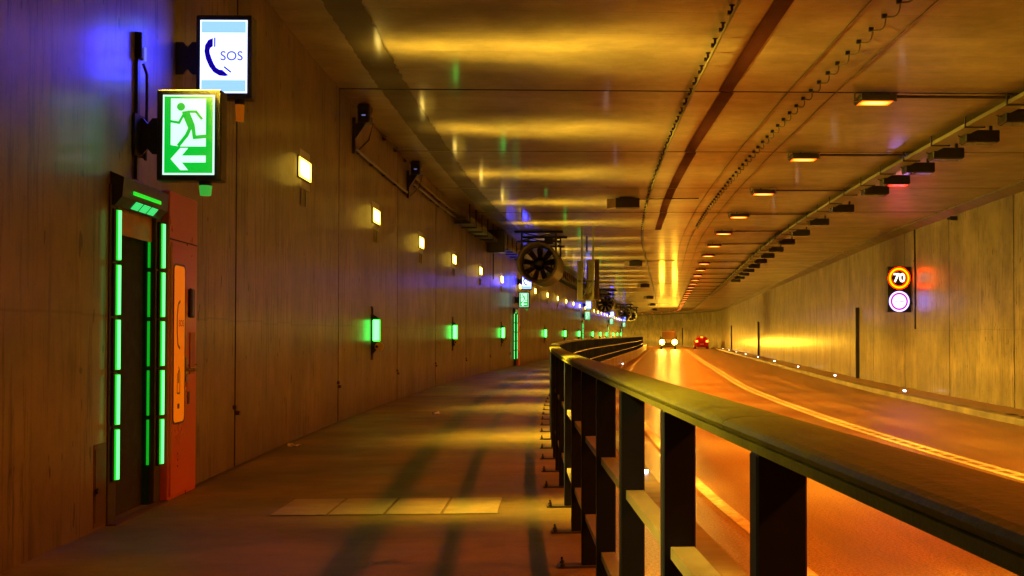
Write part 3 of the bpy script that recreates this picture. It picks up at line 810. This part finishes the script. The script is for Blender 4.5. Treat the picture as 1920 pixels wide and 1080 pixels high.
for i, ds in enumerate(DOORS):
    for base, off, px, z, lb, cat, grp in ((ex0, .0, .395, EYE+1.435, 'green running man exit sign above the green-lit doorway', 'exit sign', 'green exit signs on the left wall'), (so0, .80, .40, EYE+2.225, 'bright white telephone SOS sign above the exit sign', 'telephone sign', 'white telephone signs on the left wall')):
        s = ds-.02+off
        o = base if i == 0 else copy_tree(base)
        o.location = P(s, wallL(s)+px, z); o.rotation_euler = (0,0,-theta(s))
        if i == 0: o.rotation_euler = (0,0,-theta(s)*.3)
        tag(o, f'{NEARW[i]} {lb}', cat, grp)
# ------------------------------------------------------------------ door units
def make_door():
    t = empty('emergency_exit')
    H = 2.2
    for q in (-1, 1):
        y0, y1 = sorted((q*.36, q*.49))
        m = MB(); m.box(-.03,.012,y0,y1,0,H+.1,bev=.004); m.build('jamb', M['dgrey'], t)
        for k in range(5):
            z0 = .30+.372*k
            m = MB(); m.box(.010,.035,q*.425-.038,q*.425+.038,z0-.012,z0+.352,bev=.008); h = m.build('tube_holder', M['black'], t)
            m = MB(); m.cyl((.030,q*.425,z0),(.030,q*.425,z0+.34),.029,n=10); m.build('tube_diffuser', M['tube_edge'], h)
            m = MB(); m.cyl((.046,q*.425-.008,z0+.004),(.046,q*.425-.008,z0+.336),.015,n=10); m.build('tube_core', M['tube_core'], h)
    for k in range(5):
        z0 = .30+.372*k
        m = MB(); m.box(-.045,-.03,.350,.364,z0,z0+.34); m.build('jamb_reflection', M['tube_reflection'], t)  # no tubes here: glowing strips imitate the reflection on the inner jamb
    # passage lining and inner door
    m = MB(); m.box(-1.1,-.03,-.40,-.365,0,H+.02); m.box(-1.1,-.03,.365,.40,0,H+.02); m.box(-1.1,-.03,-.4,.4,H,H+.03); build_each(m, 'lining', M['dgreen'], t)
    m = MB(); m.box(-1.1,-1.05,-.36,.36,0,H-.01); d = m.build('door', M['black'], t)
    m = MB(); m.cyl((-1.05,.25,1.0),(-1.0,.25,1.0),.012,n=8); m.cyl((-1.0,.25,1.0),(-1.0,.13,1.0),.012,n=8); m.build('handle', M['steel'], d)
    m = MB(); m.box(-.03,-.02,-.36,.36,1.98,H-.02); m.build('header_panel', M['hdr'], t)
    m = MB(); m.box(-.12,-.10,.22,.36,.95,1.40); m.build('notice_plate', M['plate'], t)
    m = MB()
    m.prism([(0,H-.04),(.03,H-.04),(.08,H+.02),(.09,H+.15),(.0,H+.19)], -.47, .40); m.build('canopy', M['sign_case'], t)
    for k in range(3):
        y = -.15+.15*k
        a = Vector((.036,0,H-.033)); b = Vector((.075,0,H+.014)); nn = Vector((.06,0,-.05)).normalized()*.006
        v = [a+nn+Vector((0,y-.06,0)), b+nn+Vector((0,y-.06,0)), b+nn+Vector((0,y+.06,0)), a+nn+Vector((0,y+.06,0))]
        m = MB(); m.add(v+[p-nn*.9 for p in v], [(0,1,2,3),(4,7,6,5),(0,4,5,1),(1,5,6,2),(2,6,7,3),(3,7,4,0)]); m.build('light_panel', M['canopyled'], t)
    m = MB(); m.box(.088,.096,-.30,.22,H+.05,H+.075); m.build('light_bar', M['tube_edge'], t)
    m = MB(); m.box(.0,.07,-.5,.5,-.02,.012); m.build('threshold', M['rust'], t)
    return t
M['dgreen'] = plain('dark_green_lining', (.008,.06,.025), .35)
M['hdr'] = plain('ochre_header', (.35,.18,.05), .4, var=.4, scale=6)
M['canopyled'] = glow('green_canopy_led', (.05, 1, .22), 1.1)
def make_booth():
    t = empty('telephone_booth')
    m = MB(); m.box(-.02,.06,0,.66,0,2.40,bev=.006); m.build('front', M['orange'], t)
    m = MB(); m.box(.06,.064,.004,.656,2.02,2.03); m.box(.06,.064,.40,.405,.0,2.02); m.box(.06,.064,.404,.656,1.03,1.037); build_each(m, 'seam', M['dark'], t)
    d = MB(); d.box(.058,.075,.02,.395,.03,2.0,bev=.004); d = d.build('door', M['orange'], t)
    # window with rounded frame
    def rr(y0,y1,z0,z1,r):
        p = []
        for cy_, cz_, a0 in ((y1-r,z1-r,0),(y0+r,z1-r,90),(y0+r,z0+r,180),(y1-r,z0+r,270)):
            for k in range(5):
                a = math.radians(a0+k*22.5); p.append((cy_+r*math.cos(a), cz_+r*math.sin(a)))
        return p
    A = rr(.045,.325,.58,1.84,.05); B = rr(.06,.31,.595,1.825,.04)
    n = len(A); m = MB(); m.add([(.079,y,z) for y,z in A]+[(.079,y,z) for y,z in B]+[(.074,y,z) for y,z in A], [(k,(k+1)%n,n+(k+1)%n,n+k) for k in range(n)]+[(k,2*n+k,2*n+(k+1)%n,(k+1)%n) for k in range(n)]); wf = m.build('window_frame', M['black'], d)
    m = MB(); m.add([(.077,y,z) for y,z in B], [list(range(n))]); m.build('window', M['booth_window'], d)
    # printed signs on the window
    m = MB()
    def st(pts, wd):
        for (y0,z0),(y1,z1) in zip(pts[:-1],pts[1:]):
            dy,dz=y1-y0,z1-z0; L=math.hypot(dy,dz); ny,nz=-dz/L*wd/2,dy/L*wd/2
            m.add([(.0785,y0+ny,z0+nz),(.0785,y0-ny,z0-nz),(.0785,y1-ny,z1-nz),(.0785,y1+ny,z1+nz)],[(0,1,2,3)])
    st([(.20,1.55),(.15,1.52),(.13,1.42),(.13,1.3),(.15,1.2),(.2,1.17)], .022)
    st([(.17,1.0),(.17,.9)], .02); st([(.14,.98),(.14,.82),(.2,.82),(.2,.98),(.17,1.03)], .014); st([(.17,.74),(.17,.70)], .05)
    m.build('window_print', M['print_dark'], d)
    text_mesh('SOS', .07, 'lettering', M['tailpaint'], d, (.0788,.225,1.37), rot=(PI/2,0,PI/2), bold=.002)
    m = MB(); m.cyl((.07,.36,1.0),(.13,.36,1.0),.014,n=8); m.cyl((.13,.36,1.0),(.135,.47,1.0),.014,n=8); m.box(.073,.08,.34,.385,.9,1.1); m.build('handle', M['steel'], d)
    m = MB(); m.box(.06,.095,.43,.52,1.42,1.66,bev=.012); m.build('intercom', M['black'], t)
    m = MB(); m.box(.06,.068,.48,.60,.98-.02,1.3-.35+.35); m.build('notice', M['orange_dull'], t)
    m = MB(); m.box(.06,.072,.42,.46,.72,.82); m.build('lock', M['black'], t)
    m = MB()
    for k in range(3): m.cyl((.06,.17,.25+.05*k),(.078,.17,.25+.05*k),.008,n=8)
    build_each(m, 'vent_hole', M['black'], t)
    return t
M['orange_dull'] = plain('dull_orange_plate', (.3,.12,.05), .5)
M['tailpaint'] = plain('red_print', (.5,.01,.01), .5)
dr0, bt0 = make_door(), make_booth()
for i, ds in enumerate(DOORS):
    o = dr0 if i == 0 else copy_tree(dr0)
    o.location = P(ds, wallL(ds), H_SIDE); o.rotation_euler = (0,0,-theta(ds))
    if i == 0:
        ang = math.atan2((P(ds+1,wallL(ds+1),0)-P(ds-1,wallL(ds-1),0)).x, (P(ds+1,wallL(ds+1),0)-P(ds-1,wallL(ds-1),0)).y); o.rotation_euler = (0,0,-ang)
    else:
        if i > 1:   # far ones are built before the wall face: no opening behind them
            for ch in list(o.children):
                if ch.name.startswith(('lining','door')):
                    for c2 in list(ch.children): bpy.data.objects.remove(c2)
                    bpy.data.objects.remove(ch)
    tag(o, f'{NEARW[i]} doorway outlined by upright green light tubes', 'emergency exit', 'emergency exits in the left wall')
    s = ds+.50
    b = bt0 if i == 0 else copy_tree(bt0)
    b.location = P(s, wallL(s), H_SIDE); b.rotation_euler = o.rotation_euler
    tag(b, f'{NEARW[i]} orange telephone cubicle beside the green-lit doorway', 'telephone booth', 'orange telephone cubicles')
# hatch low in the wall, left of the first exit
t = station('wall_hatch', 7.17, wallL(7.17), H_SIDE); tag(t, 'small dark brown hatch low in the wall left of exit', 'hatch')
m = MB(); m.box(-.02,.006,-.10,.08,.02,.56); m.build('frame', M['rust'], t)
m = MB(); m.box(.005,.010,-.085,.065,.05,.53); m.build('door', M['dark2'] if 'dark2' in M else M['rust'], t)
m = MB(); m.cyl((.016,-.08,.26),(.03,-.08,.26),.02,n=8); m.build('lock', M['black'], t)
# ------------------------------------------------------------------ green guide lamps
def make_guide():
    t = empty('guide_lamp')
    m = MB(); m.box(0,.03,-.03,.03,-.43,.49); m.box(0,.02,-.08,.08,.46,.49); m.box(0,.02,-.08,.08,-.43,-.40); m.build('back_bar', M['rust'], t)
    m = MB(); m.box(.03,.13,-.05,.03,-.10,.26,bev=.012); m.build('light_body', M['green_lamp'], t)
    m = MB(); m.box(.02,.14,.03,.05,-.11,.27); m.build('shell', M['green_soft'], t)
    m = MB(); m.prism([(.0,.27),(.15,.27),(.08,.33),(.0,.36)], -.07,.06); m.build('cap', M['black'], t)
    m = MB(); m.prism([(.0,-.12),(.12,-.12),(.12,-.22),(.0,-.36)], -.03,.03); build_each(m, 'bracket', M['rust'], t)
    m = MB(); m.cyl((.14,-.05,-.20),(.14,-.02,-.20),.075,n=18); m.build('reflector', M['reflector'], t)
    m = MB(); m.cyl((.10,-.056,-.20),(.10,-.05,-.20),.025,n=10); m.build('reflector_bolt', M['black'], t)
    return t
g0 = make_guide()
GS = []
for ds in DOORS: GS += [ds+9.95, ds+19.9, ds+29.9]
GS = [s for s in GS if s < 150]
for i, s in enumerate(GS):
    o = g0 if i == 0 else copy_tree(g0)
    o.location = P(s, wallL(s), EYE+.0); o.rotation_euler = (0,0,-theta(s))
    tag(o, f'{ORD[i]} glowing green guide lamp low on the left wall' if i < 8 else 'small far green guide lamp on the left wall', 'guide lamp', 'green guide lamps on the left wall')
# ------------------------------------------------------------------ railing
e = empty('railing', P(3, railD(3)+.07, H_SIDE)); tag(e, 'long curved walkway railing with flat cap and dark posts', 'railing')
RT = EYE-.16; W = .15
RS1 = 118
def capprof(s):
    d = railD(s); 
    return [(d+.004,RT-.022),(d-.002,RT-.012),(d+.002,RT-.005),(d+.012,RT-.001),(d+.04,RT+.003),(d+.075,RT+.004),(d+.11,RT+.003),(d+W-.012,RT-.001),(d+W-.002,RT-.005),(d+W+.002,RT-.012),(d+W-.004,RT-.022)]
s = -2.42; k = 0
while s < RS1:
    sweep('cap_rail', capprof, stations(s+.003, s+2.35-.003, .6), M['cap'], e, e.location, closed=True, caps=True, smooth=False)
    s += 2.35
def rail_run(name, dz0, dz1, do0, do1, mt, seg):
    s = -2.42
    while s < RS1:
        b = min(s+seg, RS1+1)
        sweep(name, lambda s: [(railD(s)+do0,dz0),(railD(s)+do0,dz1),(railD(s)+do1,dz1),(railD(s)+do1,dz0)], stations(s, b, .6), M[mt], e, e.location, closed=True, caps=True)
        s = b
rail_run('cap_seat', RT-.024, RT-.021, .02, .13, 'black', 20)
rail_run('cap_channel', RT-.040, RT-.025, .003, .147, 'cap', 9.4)
rail_run('middle_rail', EYE-.57-.02, EYE-.57+.012, .022, .085, 'bar', 9.4)
rail_run('lower_rail', EYE-1.0-.02, EYE-1.0+.012, .022, .085, 'bar', 9.4)
mm = MB(); mm.box(.0,.088,-.025,.025,-.0,RT-.040-H_SIDE,bev=.004); pme = mm.mesh('post', M['post'])
mm = MB(); mm.box(-.13,.13,-.045,.045,.0,.012); bme = mm.mesh('base_plate', M['dgrey'])
mm = MB(); mm.prism([(-.06,.012),(.0,.012),(.0,.09)], -.005,.005); gme = mm.mesh('gusset', M['post'])
mm = MB()
for x in (-.105,):
    for y in (-.038,.038): mm.cyl((x,y,.012),(x,y,.026),.014,n=6); mm.cyl((x,y,.026),(x,y,.048),.007,n=6)
blm = mm.mesh('bolt', M['black'])
for i in range(-4, 125):
    s = 2.06+.965*i
    if s > RS1: break
    loc = P(s, railD(s)+.002, H_SIDE)-e.location
    for nm, me_ in (('post', pme), ('base_plate', bme), ('gusset', gme), ('bolt', blm)):
        if nm == 'gusset' or (nm == 'bolt' and s > 40): continue
        o = newobj(nm, me_, e); o.location = loc; o.rotation_euler = (0,0,-theta(s)+.03)
# ------------------------------------------------------------------ kerb LEDs
mm = MB(); mm.cyl((0,0,0),(0,0,.02),.06,.05,n=14); lbm = mm.mesh('housing', M['steel'])
mm = MB(); mm.box(-.035,.035,-.06,-.045,.004,.03); mm.cyl((0,0,.02),(0,0,.026),.048,n=12); llm = mm.mesh('lens', M['led_white'])
for row, (dfn, z, start, nm) in enumerate(((lambda s: kerbD(s)-.09, H_LEDGE, 13.7, 'left kerb'), (lambda s: KR+.6, H_RW-.006, 32.8, 'right kerb'))):
    for k in range(9):
        s = start+12.5*k
        if s > 135: break
        t = station('kerb_light', s, dfn(s), z)
        newobj('housing', lbm, t); newobj('lens', llm, t)
        tag(t, f'{ORD[k]} small white marker light on the {nm}', 'marker light', f'white marker lights on the {nm}')
# ------------------------------------------------------------------ right wall: speed sign, ducts, vents
t = station('speed_sign', 34.0, WR-.44, EYE+.02); tag(t, 'lit signal box showing 70 above a white disc', 'traffic sign')
t.rotation_euler = (0,0,.02)
z0, z1 = .74, 2.26
m = MB(); m.box(-.40,.40,0,.18,z0,z1,bev=.01); m.build('case', M['black'], t)
m = MB(); m.box(.40,.50,.05,.15,1.0,1.1); m.box(.40,.50,.05,.15,1.9,2.0); build_each(m, 'bracket', M['dgrey'], t)
cz1, cz2 = 1.875, 1.10
m = MB(); ring(m, 0, cz1, .262, .365, -.004); m.build('ring_halo', M['vms_halo'], t)  # red halo of the amber ring, put in as a glowing band
m = MB(); ring(m, 0, cz1, .285, .338, -.008); m.build('amber_ring', M['vms_ring'], t)
text_mesh('70', .40, 'digits', M['vms_white'], t, (0,-.010,cz1), bold=.014)
m = MB(); disc(m, 0, cz2, .345, -.004, 40); m.build('white_disc', M['vms_lilac'], t)
m = MB(); ring(m, 0, cz2, .235, .290, -.008); m.build('magenta_ring', M['vms_red'], t)
m = MB(); poly(m, [(-.17,cz2-.012),(-.05,cz2-.012),(-.05,cz2+.01),(-.17,cz2+.01)], -.009); m.build('car_symbol', M['vms_dash1'], t)
m = MB(); poly(m, [(.02,cz2-.012),(.15,cz2-.012),(.15,cz2+.01),(.02,cz2+.01)], -.009); m.build('car_symbol', M['vms_dash2'], t)
t = station('cable_conduit', 33.6, WR, H_RW); tag(t, 'dark conduit from the ceiling down to the speed sign', 'conduit')
m = MB(); m.box(-.05,.0,-.02,.02,2.0,H_CEIL-.3); m.build('pipe', M['black'], t)
m = MB(); m.box(-.07,.0,-.04,.04,3.2,3.26); m.box(-.07,.0,-.04,.04,4.2,4.26); build_each(m, 'clamp', M['dgrey'], t)
def make_duct():
    t = empty('wall_duct')
    m = MB(); m.box(-.16,0,-.05,.05,0,2.95,bev=.01); m.build('duct', M['black'], t)
    m = MB(); m.box(-.17,0,-.06,.06,1.0,1.03); m.box(-.17,0,-.06,.06,2.0,2.03); build_each(m, 'strap', M['dgrey'], t)
    return t
k0 = make_duct()
for i, s in enumerate((42.8, 88, 124, 166)):
    o = k0 if i == 0 else copy_tree(k0)
    o.location = P(s, WR, H_RW); o.rotation_euler = (0,0,-theta(s))
    tag(o, ['tall black upright duct on the right wall, nearest','second nearest upright black duct on the right wall','third nearest upright duct, thin and dark on right wall','short dark upright duct on the far end wall between vehicles'][i], 'duct', 'upright ducts on the right wall')
for i, s in enumerate((22.9, 22.1)):
    t = station('drain_opening', s, KR+.24, H_RW); tag(t, ['dark drain opening in right kerb, farther of two','dark drain opening in right kerb, nearer of two'][i], 'drain', 'drain openings in the right kerb')
    m = MB(); m.box(-.10,.10,-.17,.17,.0,.008); m.build('grate', M['black'], t)
    m = MB()
    for k in range(5): m.box(-.09,.09,-.14+.07*k-.012,-.14+.07*k+.012,.008,.014)
    build_each(m, 'bar', M['dgrey'], t)
t = station('wall_sensor', 29.3, WR, H_CEIL-.28); tag(t, 'small dark sensor at the top of the right wall', 'sensor')
m = MB(); m.box(-.22,.0,-.06,.06,-.05,.06,bev=.01); m.build('case', M['black'], t); m = MB(); m.cyl((-.22,0,0),(-.28,0,-.01),.03,n=8); m.build('lens', M['dgrey'], t)
# litter
def scrap(s, d, sz, label):
    bm = bmesh.new(); bmesh.ops.create_grid(bm, x_segments=4, y_segments=4, size=sz)
    for v in bm.verts: v.co.z = abs(random.gauss(0, sz*.35))+.004; v.co.x += random.gauss(0, sz*.15); v.co.y += random.gauss(0, sz*.15)
    me = bpy.data.meshes.new('litter'); bm.to_mesh(me); bm.free()
    o = newobj('litter', me, None, M['paper']); o.location = P(s, d, H_SIDE); tag(o, label, 'litter')
scrap(16.6, -6.75, .055, 'pale crumpled scrap lying on the walkway')
scrap(12.0, wallL(12)+.16, .06, 'small scrap lying at the foot of left wall')
# ------------------------------------------------------------------ vehicles
def loft(name, secs, matl, parent, smooth=True):
    """secs: list of (y, [(x,z)...])"""
    mb = MB(); n = len(secs[0][1]); v = []
    for y, p in secs: v += [(x, y, z) for x, z in p]
    f = []
    for a in range(len(secs)-1):
        for i in range(n): f.append((a*n+i, a*n+(i+1) % n, (a+1)*n+(i+1) % n, (a+1)*n+i))
    f += [list(range(n)), [(len(secs)-1)*n+i for i in range(n)][::-1]]
    mb.add(v, f, 0, False); o = mb.build(name, matl, parent)
    return o
def sect(w0, w1, z0, zb, z1):
    """closed section: bottom half-width w0, belt at zb, roof half-width w1"""
    return [(-w0*.94,z0),(w0*.94,z0),(w0,z0+.12),(w0,zb),(w1,z1-.06),(w1*.9,z1),(-w1*.9,z1),(-w1,z1-.06),(-w0,zb),(-w0,z0+.12)]
def wheels(t, xs, ys, r):
    for x in xs:
        for y in ys:
            q = 1 if x > 0 else -1
            m = MB(); m.cyl((x-.11,y,r),(x+.11,y,r),r,n=24); wv = m.build('wheel', M['tyre'], t)
            m = MB(); m.cyl((x+q*.105,y,r),(x+q*.118,y,r),r*.62,n=18); m.build('rim', M['rim'], wv)
# van coming towards us (front at -y)
t = station('delivery_van', 137.5, -1.5, 0); tag(t, 'pale van with blazing headlights coming towards the viewer', 'van')
loft('body', [(-.0,sect(.93,.80,.32,.95,1.02)),(.35,sect(1.0,.9,.25,1.1,1.22)),(1.0,sect(1.02,.93,.25,1.25,1.38)),(1.7,sect(1.03,.88,.25,1.3,2.35)),(2.2,sect(1.03,.90,.25,1.3,2.5)),(5.4,sect(1.03,.90,.25,1.3,2.5)),(5.6,sect(1.0,.88,.3,1.3,2.42))], M['vanpaint'], t)
m = MB(); m.add([(-.85,1.03,1.42),(.85,1.03,1.42),(.78,1.66,2.25),(-.78,1.66,2.25)], [(0,1,2,3)]); m.build('windscreen', M['glass'], t)
m = MB(); m.box(-.5,.5,-.03,.02,.55,.85,bev=.01); m.build('grille', M['black'], t)
m = MB(); m.box(-.98,.98,-.08,.1,.3,.52,bev=.03); m.build('bumper', M['dgrey'], t)
wheels(t, (-.95,.95), (.95,4.5), .36)
for x in (-.86,.86):
    m = MB(); m.cyl((x,-.03,.98),(x,.10,.98),.35,n=24); h = m.build('headlight', M['rim'], t)
    m = MB(); m.cyl((x,-.045,.98),(x,-.03,.98),.34,n=24); m.build('lens', M['head'], h)  # lens oversized so the glowing disc takes in the headlamp glare
    m = MB(); m.box(x*1.28-.08,x*1.28+.08,1.25,1.4,1.35,1.75,bev=.02); m.build('mirror', M['black'], t)
    ld = bpy.data.lights.new('headlight_beam', 'SPOT'); ld.energy = 36000; ld.color = (1,.5,.05); ld.spot_size = math.radians(6.5); ld.spot_blend = .7; ld.shadow_soft_size = .1
    lo = bpy.data.objects.new('headlight_beam', ld); COL.objects.link(lo); lo.parent = t; lo.location = (x,-.12,.98); lo.rotation_euler = (math.radians(-(90-2.4)), 0, 0)
    m = MB(); m.box(x-.06,x+.06,-.04,.0,.62,.70); m.build('indicator', M['amberglass'], t)
# red car driving away (rear at -y)
t = station('hatchback_car', 141.5, 3.2, 0); tag(t, 'red hatchback driving away with its brake lights glowing', 'car')
loft('body', [(0,sect(.86,.76,.35,.95,1.05)),(.12,sect(.92,.72,.25,1.0,1.30)),(.55,sect(.95,.66,.22,1.02,1.62)),(1.6,sect(.96,.68,.22,1.02,1.70)),(2.5,sect(.96,.66,.22,1.0,1.60)),(3.2,sect(.95,.8,.22,.95,1.08)),(4.1,sect(.9,.78,.25,.8,.92)),(4.35,sect(.82,.7,.3,.7,.78))], M['carred'], t)
m = MB(); m.add([(-.62,.09,1.12),(.62,.09,1.12),(.56,.46,1.52),(-.56,.46,1.52)], [(0,1,2,3)]); m.build('rear_window', M['glass'], t)
m = MB(); m.box(-.9,.9,-.10,.1,.32,.55,bev=.03); m.build('bumper', M['carred'], t)
m = MB(); m.box(-.26,.26,-.03,.0,.62,.74); m.build('number_plate', M['box'], t)
wheels(t, (-.86,.86), (.8,3.4), .32)
for x in (-.72,.72):
    m = MB(); m.box(x-.19,x+.19,-.03,.12,.92,1.2,bev=.03); tl = m.build('tail_light', M['tail'], t)
    m = MB(); m.box(x-.12,x+.12,-.045,-.03,.98,1.14); m.build('bulb', M['tailcore'], tl)
    m = MB(); m.box(x*1.42-.07,x*1.42+.07,2.5,2.62,1.0,1.16,bev=.02); m.build('mirror', M['black'], t)
m = MB(); m.box(-.16,.16,.38,.5,1.62,1.67); m.build('high_brake_light', M['tailcore'], t)
